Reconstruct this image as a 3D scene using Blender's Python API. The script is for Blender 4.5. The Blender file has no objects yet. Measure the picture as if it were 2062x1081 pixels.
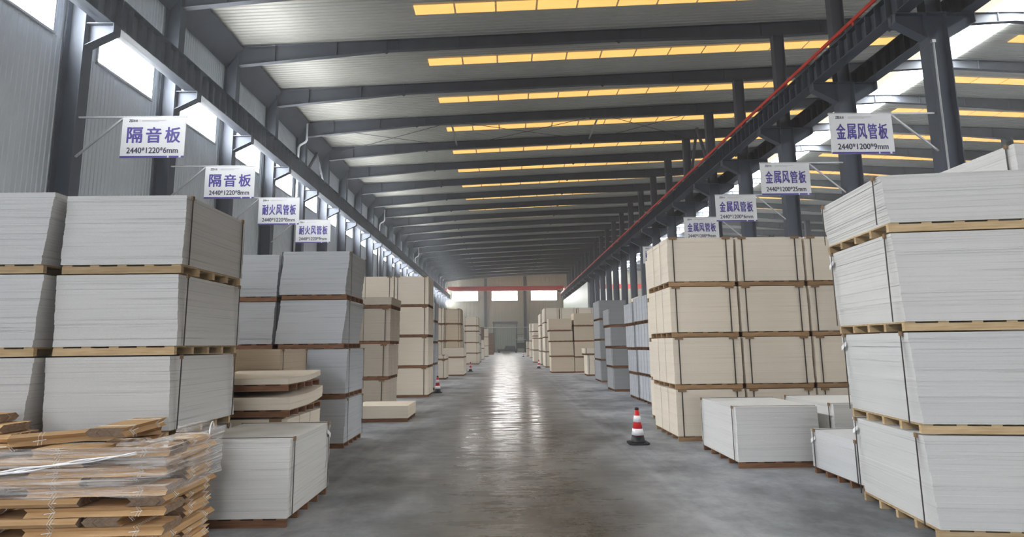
import bpy, math, random
from mathutils import Matrix, Vector

sc = bpy.context.scene
COL = sc.collection
rnd = random.Random(7)

# ------------------------------------------------------------------ camera
FPX = 1110.0
cam_d = bpy.data.cameras.new('camera')
cam_d.sensor_width = 36.0
cam_d.lens = 36.0 * FPX / 2062.0
cam_d.clip_start = 0.05
cam_d.clip_end = 600
cam = bpy.data.objects.new('camera', cam_d)
COL.objects.link(cam)


def camera_matrix():
    roll = math.radians(0.55)
    y = Vector((1018 - 1031, -(694 - 540.5), -FPX)).normalized()      # the hall's long axis, in camera space
    up = Vector((-math.sin(roll), math.cos(roll), 0))
    z = (up - y * up.dot(y)).normalized()
    x = y.cross(z)
    m = Matrix((x, y, z)).to_4x4()                                    # rows: world axes in camera space
    m.translation = Vector((0, 0, 1.7))
    return m


cam.matrix_world = camera_matrix()
sc.camera = cam

# ------------------------------------------------------------------ world, exposure
WORLD_STRENGTH = 5.5
WINDOW_STRENGTH = 52.0
YELLOW_STRENGTH = 0.80
RIDGE_STRENGTH = 28.0
END_STRENGTH = 22.0
HAZE_DENSITY = 0.0015
w = bpy.data.worlds.new('sky')
w.use_nodes = True
sc.world = w
bg = w.node_tree.nodes['Background']
bg.inputs['Color'].default_value = (0.92, 0.96, 1.0, 1)
bg.inputs['Strength'].default_value = WORLD_STRENGTH
sc.view_settings.view_transform = 'Standard'
sc.view_settings.look = 'None'
sc.view_settings.exposure = 0.38
sc.view_settings.gamma = 1.0
sc.view_settings.use_curve_mapping = False
sc.cycles.use_denoising = True
sc.cycles.max_bounces = 8
sc.cycles.diffuse_bounces = 5


# ------------------------------------------------------------------ materials
def s2l(c):
    return tuple(((v / 255) / 12.92 if v / 255 <= 0.04045 else ((v / 255 + 0.055) / 1.055) ** 2.4) for v in c)


class NT:
    def __init__(self, name):
        self.m = bpy.data.materials.new(name)
        self.m.use_nodes = True
        self.t = self.m.node_tree
        self.n = self.t.nodes
        self.b = self.n['Principled BSDF']

    def new(self, kind, **kw):
        x = self.n.new(kind)
        for k, v in kw.items():
            setattr(x, k, v)
        return x

    def link(self, a, b):
        self.t.links.new(a, b)

    def coords(self, scale, kind='Object'):
        tc = self.new('ShaderNodeTexCoord')
        mp = self.new('ShaderNodeMapping')
        mp.inputs['Scale'].default_value = scale
        self.link(tc.outputs[kind], mp.inputs['Vector'])
        return mp.outputs['Vector']

    def noise(self, vec, scale, detail=3.0, rough=0.5):
        x = self.new('ShaderNodeTexNoise')
        x.inputs['Scale'].default_value = scale
        x.inputs['Detail'].default_value = detail
        x.inputs['Roughness'].default_value = rough
        self.link(vec, x.inputs['Vector'])
        return x.outputs['Fac']

    def ramp(self, fac, stops):
        x = self.new('ShaderNodeValToRGB')
        el = x.color_ramp.elements
        while len(el) < len(stops):
            el.new(0.5)
        for e, (p, c) in zip(el, stops):
            e.position = p
            e.color = (*c, 1)
        self.link(fac, x.inputs['Fac'])
        return x.outputs['Color']

    def mul(self, a, b, fac=1.0):
        x = self.new('ShaderNodeMix', data_type='RGBA', blend_type='MULTIPLY')
        x.inputs['Factor'].default_value = fac
        self.link(a, x.inputs[6])
        self.link(b, x.inputs[7])
        return x.outputs[2]

    def mix(self, fac, a, b):
        x = self.new('ShaderNodeMix', data_type='RGBA')
        for s, v in ((x.inputs['Factor'], fac), (x.inputs[6], a), (x.inputs[7], b)):
            if isinstance(v, (int, float)):
                s.default_value = v
            elif isinstance(v, tuple):
                s.default_value = (*v, 1)
            else:
                self.link(v, s)
        return x.outputs[2]

    def bump(self, h, strength, dist=0.01):
        x = self.new('ShaderNodeBump')
        x.inputs['Strength'].default_value = strength
        x.inputs['Distance'].default_value = dist
        self.link(h, x.inputs['Height'])
        self.link(x.outputs['Normal'], self.b.inputs['Normal'])


def plain(name, col, rough=0.6, metal=0.0, spec=0.3, var=0.12, scale=6.0):
    t = NT(name)
    c = s2l(col)
    f = t.noise(t.coords((1, 1, 1)), scale, 4)
    out = t.ramp(f, [(0.25, tuple(v * (1 - var) for v in c)), (0.75, tuple(min(1, v * (1 + var)) for v in c))])
    t.link(out, t.b.inputs['Base Color'])
    t.b.inputs['Roughness'].default_value = rough
    t.b.inputs['Metallic'].default_value = metal
    t.b.inputs['Specular IOR Level'].default_value = spec
    return t.m


def emitter(name, col, strength, var=0.0):
    t = NT(name)
    t.b.inputs['Base Color'].default_value = (*col, 1)
    t.b.inputs['Emission Color'].default_value = (*col, 1)
    t.b.inputs['Emission Strength'].default_value = strength
    if var:
        f = t.noise(t.coords((0.5, 3, 1)), 1.5, 3)
        o = t.ramp(f, [(0.3, tuple(v * (1 - var) for v in col)), (0.7, col)])
        t.link(o, t.b.inputs['Emission Color'])
    return t.m


def board_mat(name, col, dark, fleck=0.08, streak=0.5):
    """Stacked sheet edges: fine horizontal lines of slightly different sheets."""
    t = NT(name)
    c = s2l(col)
    d = s2l(dark)
    fine = t.noise(t.coords((0.35, 0.35, 95)), 1.0, 3.0, 0.7)
    lines = t.ramp(fine, [(0.30, d), (0.42, c), (1.0, tuple(min(1, v * 1.05) for v in c))])
    fl = t.noise(t.coords((1, 1, 3)), 70, 3.0)
    grain = t.ramp(fl, [(0.3, (1 - fleck,) * 3), (0.65, (1, 1, 1))])
    band = t.noise(t.coords((0.25, 0.25, 9)), 1.0, 2.0)
    bands = t.ramp(band, [(0.35, (0.90, 0.90, 0.91)), (0.62, (1, 1, 1))])
    o = t.mul(t.mul(lines, grain), bands, streak)
    info = t.new('ShaderNodeObjectInfo')
    tint = t.ramp(info.outputs['Random'], [(0.0, (0.93, 0.94, 0.96)), (1.0, (1, 1, 1))])
    t.link(t.mul(o, tint), t.b.inputs['Base Color'])
    t.b.inputs['Roughness'].default_value = 0.85
    t.b.inputs['Specular IOR Level'].default_value = 0.15
    t.bump(fine, 0.25, 0.004)
    return t.m


def wood_mat(name, a, b):
    t = NT(name)
    f = t.noise(t.coords((2, 14, 30)), 2.0, 4)
    o = t.ramp(f, [(0.3, s2l(a)), (0.7, s2l(b))])
    info = t.new('ShaderNodeObjectInfo')
    tint = t.ramp(info.outputs['Random'], [(0.0, (0.72, 0.70, 0.68)), (1.0, (1.05, 1.03, 1.0))])
    t.link(t.mul(o, tint), t.b.inputs['Base Color'])
    t.b.inputs['Roughness'].default_value = 0.8
    t.b.inputs['Specular IOR Level'].default_value = 0.15
    return t.m


def floor_mat():
    t = NT('polished concrete')
    v = t.coords((1, 1, 1))
    big = t.noise(t.coords((0.5, 0.35, 1)), 1.0, 6, 0.65)
    mid = t.noise(t.coords((0.8, 0.7, 1)), 0.9, 8, 0.68)
    fine = t.noise(v, 22, 5, 0.6)
    base = t.ramp(mid, [(0.36, s2l((94, 97, 102))), (0.5, s2l((134, 138, 143))), (0.62, s2l((164, 167, 172)))])
    brown = t.ramp(big, [(0.38, s2l((80, 77, 72))), (0.62, s2l((120, 116, 110)))])
    # the driven lane down the middle is worn smooth and brownish
    sep = t.new('ShaderNodeSeparateXYZ')
    t.link(v, sep.inputs[0])
    wob = t.new('ShaderNodeMath', operation='MULTIPLY_ADD')
    t.link(big, wob.inputs[0])
    wob.inputs[1].default_value = 1.6
    t.link(sep.outputs['X'], wob.inputs[2])
    ab = t.new('ShaderNodeMath', operation='ABSOLUTE')
    off = t.new('ShaderNodeMath', operation='SUBTRACT')
    t.link(wob.outputs[0], off.inputs[0])
    off.inputs[1].default_value = 0.95
    t.link(off.outputs[0], ab.inputs[0])
    lane = t.new('ShaderNodeMapRange')
    lane.inputs['From Min'].default_value = 1.9
    lane.inputs['From Max'].default_value = 0.5
    t.link(ab.outputs[0], lane.inputs['Value'])
    col = t.mix(lane.outputs[0], base, brown)
    sp = t.ramp(fine, [(0.3, (0.88, 0.88, 0.88)), (0.7, (1, 1, 1))])
    col = t.mul(col, sp)
    # two faint worn lines either side of the aisle
    for x0 in (-2.12, 2.25):
        for dx in (0.0, 0.32):
            s = t.new('ShaderNodeMath', operation='SUBTRACT')
            t.link(sep.outputs['X'], s.inputs[0])
            s.inputs[1].default_value = x0 - dx if x0 < 0 else x0 - dx
            a2 = t.new('ShaderNodeMath', operation='ABSOLUTE')
            t.link(s.outputs[0], a2.inputs[0])
            mr = t.new('ShaderNodeMapRange')
            mr.inputs['From Min'].default_value = 0.07
            mr.inputs['From Max'].default_value = 0.04
            mr.inputs['To Max'].default_value = 0.13
            t.link(a2.outputs[0], mr.inputs['Value'])
            worn = t.new('ShaderNodeMath', operation='MULTIPLY')
            t.link(mr.outputs[0], worn.inputs[0])
            t.link(mid, worn.inputs[1])
            col = t.mix(worn.outputs[0], col, s2l((205, 205, 205)))
    t.link(col, t.b.inputs['Base Color'])
    patch = t.noise(t.coords((0.8, 3.6, 1)), 1.5, 6, 0.7)
    rr = t.new('ShaderNodeMapRange')
    rr.inputs['From Min'].default_value = 0.38
    rr.inputs['From Max'].default_value = 0.60
    rr.inputs['To Min'].default_value = 0.11
    rr.inputs['To Max'].default_value = 0.42
    t.link(patch, rr.inputs['Value'])
    rm = t.new('ShaderNodeMix', data_type='FLOAT')
    t.link(lane.outputs[0], rm.inputs[0])
    rm.inputs[2].default_value = 0.5
    t.link(rr.outputs[0], rm.inputs[3])
    t.link(rm.outputs[0], t.b.inputs['Roughness'])
    t.b.inputs['Specular IOR Level'].default_value = 0.46
    t.bump(patch, 0.04, 0.01)
    return t.m


M = {}
M['floor'] = floor_mat()
M['wall'] = plain('wall sheet', (196, 202, 208), 0.55, 0.0, 0.3, 0.05, 0.8)
M['endwall'] = plain('end wall sheet', (150, 149, 136), 0.6, 0.0, 0.3, 0.05, 0.8)
M['roof'] = plain('roof sheet', (178, 178, 170), 0.5, 0.0, 0.35, 0.05, 0.6)
M['steel'] = plain('blue grey painted steel', (78, 83, 92), 0.65, 0.0, 0.25, 0.10, 1.2)
M['rafter'] = plain('dark painted rafter steel', (84, 87, 93), 0.65, 0.0, 0.25, 0.10, 1.2)
M['red'] = plain('red paint', (190, 55, 45), 0.5, 0.0, 0.4, 0.08)
M['galv'] = plain('galvanised', (170, 172, 174), 0.45, 0.3, 0.5, 0.08)
M['partition'] = plain('pale green panel', (176, 188, 180), 0.5, 0, 0.3, 0.03, 0.5)
M['white'] = plain('white sheet', (225, 226, 228), 0.45, 0, 0.4, 0.02, 0.5)
M['grey'] = board_mat('grey fibre board', (212, 212, 211), (170, 170, 170))
M['coolgrey'] = board_mat('cool grey fibre board', (188, 191, 195), (148, 151, 156))
M['shadedgrey'] = board_mat('shaded grey fibre board', (152, 153, 154), (124, 125, 127))  # grey board with shade put into its tone; also tints the many straps
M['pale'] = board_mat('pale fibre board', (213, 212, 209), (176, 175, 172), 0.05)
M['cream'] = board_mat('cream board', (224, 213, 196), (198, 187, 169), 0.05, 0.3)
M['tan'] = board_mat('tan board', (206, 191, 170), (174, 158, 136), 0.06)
M['shadedcream'] = board_mat('shaded cream board', (190, 180, 166), (160, 150, 136), 0.05, 0.3)  # cream board darkened by shade put into its colour; also a strap tint
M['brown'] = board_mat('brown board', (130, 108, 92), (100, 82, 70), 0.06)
M['midwood'] = wood_mat('mid pallet wood', (146, 116, 88), (176, 146, 114))
M['pine'] = wood_mat('pale pallet wood', (178, 152, 116), (206, 184, 150))
M['oldwood'] = wood_mat('red brown pallet wood', (116, 84, 66), (150, 114, 90))
M['strap'] = plain('dark strap', (58, 52, 50), 0.5, 0, 0.4, 0.1)
M['pad'] = plain('brown card pad', (132, 108, 84), 0.8, 0, 0.1, 0.1)
M['tag'] = plain('white tag', (240, 240, 242), 0.6, 0, 0.2, 0.02)
M['card'] = wood_mat('kraft card', (204, 168, 124), (222, 188, 146))
M['cardend'] = wood_mat('cut card edge', (132, 112, 96), (156, 136, 118))
M['string'] = plain('white string', (240, 238, 234), 0.6, 0, 0.3, 0.03)
M['cone_red'] = plain('red rubber', (200, 32, 40), 0.4, 0, 0.5, 0.05)
M['cone_black'] = plain('black rubber', (30, 30, 34), 0.55, 0, 0.4, 0.1)
M['cone_white'] = plain('white reflective band', (232, 232, 236), 0.35, 0, 0.5, 0.02)
M['sign_blue'] = plain('indigo sign ink', (72, 62, 150), 0.5, 0, 0.3, 0.02)
M['sign_dark'] = plain('dark sign ink', (40, 36, 70), 0.5, 0, 0.3, 0.02)
M['sign_faint'] = plain('faint grey sign ink', (176, 176, 184), 0.5, 0, 0.3, 0.02)
M['sky_pane'] = emitter('daylit pane', (0.97, 0.99, 1.0), WINDOW_STRENGTH)
M['end_pane'] = emitter('daylit end pane', (1.0, 0.99, 0.97), END_STRENGTH)
M['ridge_pane'] = emitter('daylit ridge sheet', (0.93, 0.97, 1.0), RIDGE_STRENGTH)
M['fascia_glow'] = emitter('lit fascia glow', (1.0, 0.88, 0.68), 0.72, 0.15)  # emission stands in for light falling on the roof fascia by the ridge
M['yellow'] = emitter('yellowed skylight sheet', (1.0, 0.60, 0.17), YELLOW_STRENGTH, 0.22)
M['machine'] = plain('dark machine paint', (66, 68, 66), 0.6, 0, 0.3, 0.15)
M['door'] = plain('grey green door', (128, 134, 126), 0.6, 0, 0.3, 0.04, 0.6)


def film_mat():
    t = NT('stretch film')
    streak = t.noise(t.coords((2.5, 2.5, 60)), 1.0, 4, 0.6)
    t.b.inputs['Base Color'].default_value = (0.9, 0.88, 0.88, 1)
    t.b.inputs['Roughness'].default_value = 0.12
    t.b.inputs['Specular IOR Level'].default_value = 0.9
    tr = t.new('ShaderNodeBsdfTransparent')
    mx = t.new('ShaderNodeMixShader')
    mr = t.new('ShaderNodeMapRange')
    mr.inputs['From Min'].default_value = 0.40
    mr.inputs['From Max'].default_value = 0.78
    mr.inputs['To Min'].default_value = 0.10
    mr.inputs['To Max'].default_value = 0.75
    t.link(streak, mr.inputs['Value'])
    t.link(mr.outputs[0], mx.inputs['Fac'])
    t.link(tr.outputs[0], mx.inputs[1])
    t.link(t.b.outputs[0], mx.inputs[2])
    t.link(mx.outputs[0], t.n['Material Output'].inputs['Surface'])
    t.bump(streak, 0.6, 0.02)
    return t.m


M['film'] = film_mat()
tw = NT('twisted film')
tw.b.inputs['Base Color'].default_value = (0.92, 0.9, 0.92, 1)
tw.b.inputs['Roughness'].default_value = 0.2
tw.b.inputs['Specular IOR Level'].default_value = 0.8
M['film_rope'] = tw.m


# ------------------------------------------------------------------ mesh helpers
class MB:
    def __init__(self):
        self.v = []
        self.f = []

    def hexa(self, p):
        """p: 8 corners, bottom ring then top ring."""
        i = len(self.v)
        self.v += [tuple(q) for q in p]
        self.f += [(i, i + 3, i + 2, i + 1), (i + 4, i + 5, i + 6, i + 7), (i, i + 1, i + 5, i + 4),
                   (i + 1, i + 2, i + 6, i + 5), (i + 2, i + 3, i + 7, i + 6), (i + 3, i, i + 4, i + 7)]
        return self

    def box(self, x0, x1, y0, y1, z0, z1):
        return self.hexa([(x0, y0, z0), (x1, y0, z0), (x1, y1, z0), (x0, y1, z0),
                          (x0, y0, z1), (x1, y0, z1), (x1, y1, z1), (x0, y1, z1)])

    def bar(self, a, b, w, h=None):
        """a rectangular bar from a to b."""
        h = h or w
        a = Vector(a)
        b = Vector(b)
        d = (b - a).normalized()
        u = d.cross(Vector((0, 0, 1)))
        if u.length < 1e-3:
            u = Vector((1, 0, 0))
        u.normalize()
        v = u.cross(d).normalized()
        u *= w / 2
        v *= h / 2
        return self.hexa([a - u - v, a + u - v, a + u + v, a - u + v, b - u - v, b + u - v, b + u + v, b - u + v])

    def tube(self, pts, r, seg=8):
        pts = [Vector(p) for p in pts]
        rings = []
        for i, p in enumerate(pts):
            d = (pts[min(i + 1, len(pts) - 1)] - pts[max(i - 1, 0)]).normalized()
            u = d.cross(Vector((0, 0, 1)))
            if u.length < 1e-3:
                u = Vector((1, 0, 0))
            u.normalize()
            v = u.cross(d).normalized()
            rr = r[i] if isinstance(r, (list, tuple)) else r
            i0 = len(self.v)
            for k in range(seg):
                a = 2 * math.pi * k / seg
                self.v.append(tuple(p + (u * math.cos(a) + v * math.sin(a)) * rr))
            rings.append(i0)
        for a, b in zip(rings, rings[1:]):
            for k in range(seg):
                k2 = (k + 1) % seg
                self.f.append((a + k, a + k2, b + k2, b + k))
        self.f.append(tuple(rings[0] + k for k in reversed(range(seg))))
        self.f.append(tuple(rings[-1] + k for k in range(seg)))
        return self

    def lathe(self, prof, seg=24):
        i0 = len(self.v)
        for r, z in prof:
            for k in range(seg):
                a = 2 * math.pi * k / seg
                self.v.append((r * math.cos(a), r * math.sin(a), z))
        for j in range(len(prof) - 1):
            for k in range(seg):
                k2 = (k + 1) % seg
                a = i0 + j * seg
                self.f.append((a + k, a + k2, a + seg + k2, a + seg + k))
        self.f.append(tuple(i0 + k for k in reversed(range(seg))))
        self.f.append(tuple(i0 + (len(prof) - 1) * seg + k for k in range(seg)))
        return self

    def extrude(self, poly, axis, a, b):
        """poly: 2D outline; axis 'x' -> outline in (y,z); 'y' -> outline in (x,z)."""
        i = len(self.v)
        n = len(poly)
        for t in (a, b):
            for p, q in poly:
                self.v.append((t, p, q) if axis == 'x' else (p, t, q))
        self.f.append(tuple(range(i, i + n)))
        self.f.append(tuple(range(i + 2 * n - 1, i + n - 1, -1)))
        for k in range(n):
            k2 = (k + 1) % n
            self.f.append((i + k, i + k2, i + n + k2, i + n + k))
        return self

    def mesh(self, name, m, smooth=False):
        me = bpy.data.meshes.new(name)
        me.from_pydata(self.v, [], self.f)
        me.validate()
        me.update()
        import bmesh
        bm = bmesh.new()
        bm.from_mesh(me)
        bmesh.ops.recalc_face_normals(bm, faces=bm.faces)
        bm.to_mesh(me)
        bm.free()
        me.materials.append(M[m])
        if smooth:
            for p in me.polygons:
                p.use_smooth = True
        return me


def link(name, me, parent=None, loc=None, rotz=None):
    o = bpy.data.objects.new(name, me)
    COL.objects.link(o)
    if parent:
        o.parent = parent
    if loc:
        o.location = loc
    if rotz:
        o.rotation_euler = (0, 0, rotz)
    return o


def obj(name, mb, m, parent=None, loc=None, smooth=False):
    return link(name, mb.mesh(name, m, smooth), parent, loc)


def struct(name, mb, m, parent=None, loc=None, smooth=False):
    o = obj(name, mb, m, parent, loc, smooth)
    if parent is None:
        o['kind'] = 'structure'
    return o


def tag(o, label, cat, group=None):
    o['label'] = label
    o['category'] = cat
    if group:
        o['group'] = group
    return o


def thing(name, label, cat, loc=(0, 0, 0), rotz=0.0, group=None):
    return tag(link(name, None, None, loc, rotz), label, cat, group)


def dup(o, parent=None):
    c = o.copy()
    COL.objects.link(c)
    if parent:
        c.parent = parent
    for ch in list(o.children):
        dup(ch, c)
    return c


def ribbed(a0, a1, b0, b1, pitch, depth, place):
    """a ribbed sheet: ribs run along b, repeat along a; place(a, b, d) gives the 3D point."""
    mb = MB()
    prof = []
    n = max(1, int(round((a1 - a0) / pitch)))
    p = (a1 - a0) / n
    for k in range(n):
        s = a0 + k * p
        prof += [(s, 0), (s + p * 0.62, 0), (s + p * 0.72, depth), (s + p * 0.90, depth)]
    prof.append((a1, 0))
    for a, d in prof:
        mb.v.append(place(a, b0, d))
        mb.v.append(place(a, b1, d))
    for k in range(len(prof) - 1):
        i = 2 * k
        mb.f.append((i, i + 2, i + 3, i + 1))
    return mb


# ------------------------------------------------------------------ setting: hall
L = 4.8
NEAR, FAR = -27.0, 127.1
XW, XR, XE = -14.0, 26.5, 53.0        # left wall, ridge, right end
SL = 0.0445


def frame_y(k):
    return 26.3 + L * k


def roof_z(x):
    return 16.85 + (x + 13.2) * SL if x <= XR else 16.85 + (XR + 13.2) * SL - (x - XR) * SL


KS = range(-11, 21)

fl = MB()
fl.v = [(-15, -40, 0), (60, -40, 0), (60, 130, 0), (-15, 130, 0)]
fl.f = [(0, 1, 2, 3)]
struct('floor', fl, 'floor')

# left wall, built in three bands so the window band has real openings
wl = MB()


def add_mb(dst, src):
    i = len(dst.v)
    dst.v += src.v
    dst.f += [tuple(q + i for q in f) for f in src.f]


WZ0, WZ1 = 11.45, 12.95
wallp = lambda a, b, d: (XW + d, a, b)
add_mb(wl, ribbed(NEAR, FAR, 0, WZ0, 0.17, 0.022, wallp))
add_mb(wl, ribbed(NEAR, FAR, WZ1, 17.0, 0.17, 0.022, wallp))
edges = [NEAR]
for k in KS:
    edges += [frame_y(k) + 1.25, frame_y(k) + 4.25]
edges.append(FAR)
for a, b in zip(edges[0::2], edges[1::2]):
    if b - a > 0.05:
        add_mb(wl, ribbed(a, b, WZ0, WZ1, 0.17, 0.022, wallp))
wl_o = struct('wall_left', wl, 'wall')
sol = wl_o.modifiers.new('sheet', 'SOLIDIFY')
sol.thickness = 0.03

wn = 0
for k in KS:
    y0, y1 = frame_y(k) + 1.25, frame_y(k) + 4.25
    wn += 1
    fr = MB()
    for q in ((y0, y0 + 0.06), (y1 - 0.06, y1)):
        fr.box(XW - 0.06, XW + 0.06, q[0], q[1], WZ0, WZ1)
    fr.box(XW - 0.06, XW + 0.10, y0, y1, WZ0 - 0.03, WZ0 + 0.05)
    fr.box(XW - 0.06, XW + 0.06, y0, y1, WZ1 - 0.06, WZ1)
    f = struct('window_%d' % wn, fr, 'galv')
    pn = MB()
    pn.box(XW - 0.04, XW - 0.02, y0 + 0.06, y1 - 0.06, WZ0 + 0.05, WZ1 - 0.06)
    obj('pane', pn, 'sky_pane', f)

# roof, two slopes
rf = ribbed(NEAR, FAR + 0.3, -14.2, XR, 0.24, -0.04, lambda a, b, d: (b, a, roof_z(b) + 0.02 + d))
add_mb(rf, ribbed(NEAR, FAR + 0.3, XR, XE, 0.24, -0.04, lambda a, b, d: (b, a, roof_z(b) + 0.02 + d)))
struct('ceiling', rf, 'roof')

# dark soffit where the roof meets the left wall
sf = MB()
sf.hexa([(-13.98, NEAR, 15.75), (-13.90, NEAR, 15.65), (-13.90, FAR, 15.65), (-13.98, FAR, 15.75),
         (-13.2, NEAR, 16.80), (-13.1, NEAR, 16.72), (-13.1, FAR, 16.72), (-13.2, FAR, 16.80)])
struct('trim_1', sf, 'rafter')


def h_column(x0, x1, y, z0, z1, fw=0.40, tf=0.03, tw=0.03):
    mb = MB()
    mb.box(x0, x0 + tf, y - fw / 2, y + fw / 2, z0, z1)
    mb.box(x1 - tf, x1, y - fw / 2, y + fw / 2, z0, z1)
    mb.box(x0 + tf, x1 - tf, y - tw / 2, y + tw / 2, z0, z1)
    return mb


def corbel(mb, xa, xb, y, top, d0, d1, hw=0.16):
    """tapering bracket from the column face xa out to xb."""
    for yy in (y - 0.02,):
        mb.extrude([(xa, top), (xb, top), (xb, top - d1), (xa, top - d0)], 'y', yy, yy + 0.04)
    s = 1 if xb > xa else -1
    mb.hexa([(xa, y - hw, top - 0.03), (xb, y - hw, top - 0.03), (xb, y + hw, top - 0.03), (xa, y + hw, top - 0.03),
             (xa, y - hw, top), (xb, y - hw, top), (xb, y + hw, top), (xa, y + hw, top)])
    mb.hexa([(xa, y - hw, top - d0 - 0.03), (xb, y - hw, top - d1 - 0.03), (xb, y + hw, top - d1 - 0.03), (xa, y + hw, top - d0 - 0.03),
             (xa, y - hw, top - d0), (xb, y - hw, top - d1), (xb, y + hw, top - d1), (xa, y + hw, top - d0)])
    mb.box(min(xb, xb - 0.03 * s), max(xb, xb - 0.03 * s), y - hw, y + hw, top - d1, top)


def i_rafter(pts, y, fw=0.26):
    """pts: (x, ztop, zbottom); an I section following them, with web stiffeners."""
    mb = MB()
    t = 0.02
    for (xa, ta, ba), (xb, tb, bb) in zip(pts, pts[1:]):
        mb.hexa([(xa, y - .012, ba), (xb, y - .012, bb), (xb, y + .012, bb), (xa, y + .012, ba),
                 (xa, y - .012, ta), (xb, y - .012, tb), (xb, y + .012, tb), (xa, y + .012, ta)])
        for za, zb in ((ba, bb), (ta - t, tb - t)):
            mb.hexa([(xa, y - fw / 2, za), (xb, y - fw / 2, zb), (xb, y + fw / 2, zb), (xa, y + fw / 2, za),
                     (xa, y - fw / 2, za + t), (xb, y - fw / 2, zb + t), (xb, y + fw / 2, zb + t), (xa, y + fw / 2, za + t)])
    return mb


def interp(pts, x):
    for (xa, ta, ba), (xb, tb, bb) in zip(pts, pts[1:]):
        if xa <= x <= xb:
            u = (x - xa) / (xb - xa)
            return ta + (tb - ta) * u, ba + (bb - ba) * u
    return pts[-1][1:]


RP = [(-13.3, roof_z(-13.3) - .08, 15.75), (-5.9, roof_z(-5.9) - .08, 16.52), (5.95, roof_z(5.95) - .08, 17.05),
      (13.7, roof_z(13.7) - .08, 17.22), (20.0, roof_z(20.0) - .08, 17.62), (XR, roof_z(XR) - .08, 18.0)]
RP2 = [(XR, roof_z(XR) - .08, 18.0), (33.0, roof_z(33) - .08, 17.62), (39.2, roof_z(39.2) - .08, 17.1), (XE, roof_z(XE) - .08, 16.8)]

for k in KS:
    y = frame_y(k)
    c = h_column(-13.92, -13.3, y, 0, 16.4)
    corbel(c, -13.3, -12.42, y, 12.06, 0.75, 0.30)
    struct('steel_column', c, 'steel')
    # middle row: wide lower column, narrower upper column, corbels both sides
    c = h_column(13.78, 14.48, y, 0, 12.3)
    c.box(13.78, 14.48, y - 0.2, y + 0.2, 12.27, 12.3)
    corbel(c, 13.78, 12.80, y, 12.3, 0.85, 0.30)
    corbel(c, 14.48, 15.46, y, 12.3, 0.85, 0.30)
    add_mb(c, h_column(13.82, 14.36, y, 12.3, roof_z(14) - .7, 0.34))
    struct('steel_column', c, 'steel')
    c = h_column(38.9, 39.5, y, 0, roof_z(39) - .8)
    corbel(c, 38.9, 38.0, y, 12.3, 0.85, 0.30)
    struct('steel_column', c, 'steel')
    for pts in (RP, RP2):
        r = i_rafter(pts, y)
        for x in [q * 3.1 - 11.5 for q in range(0, 21)]:
            if pts[0][0] < x < pts[-1][0]:
                tz, bz = interp(pts, x)
                r.box(x - .012, x + .012, y - .10, y + .10, bz, tz + 0.04)
        if pts is RP:
            for x in (-5.9, 5.95, 20.0):
                tz, bz = interp(pts, x)
                r.box(x - .03, x + .03, y - .13, y + .13, bz, tz)
                r.extrude([(x - .16, bz), (x, bz - .14), (x + .16, bz)], 'y', y - .03, y + .03)
        struct('rafter_beam', r, 'rafter')


def crane_beam(xc, z0, z1, side):
    mb = MB()
    mb.box(xc - .24, xc + .24, NEAR, FAR - .3, z0, z0 + .03)
    mb.box(xc - .24, xc + .24, NEAR, FAR - .3, z1 - .03, z1)
    mb.box(xc - .012, xc + .012, NEAR, FAR - .3, z0, z1)
    y = NEAR + 0.3
    while y < FAR - .5:
        mb.box(xc - .22, xc + .22, y - .012, y + .012, z0 + .03, z1 - .03)
        y += 0.52
    mb.box(xc - .04, xc + .04, NEAR, FAR - .3, z1, z1 + .09)
    return mb


struct('crane_beam', crane_beam(-12.72, 12.06, 13.12, 1), 'steel')
struct('crane_beam', crane_beam(13.06, 12.3, 13.12, 1), 'steel')
struct('crane_beam', crane_beam(15.2, 12.3, 13.12, 1), 'steel')
struct('crane_beam', crane_beam(38.2, 12.3, 13.12, 1), 'steel')
rl = MB()
rl.box(12.78, 12.84, NEAR, FAR - .4, 13.24, 13.38)
for q in range(0, 56):
    rl.box(12.80, 12.84, NEAR + 2.4 * q, NEAR + 2.4 * q + .05, 13.12, 13.25)
tag(obj('conductor_rail', rl, 'red'), 'long red conductor rail running along the top of the right crane beam', 'rail')

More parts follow.
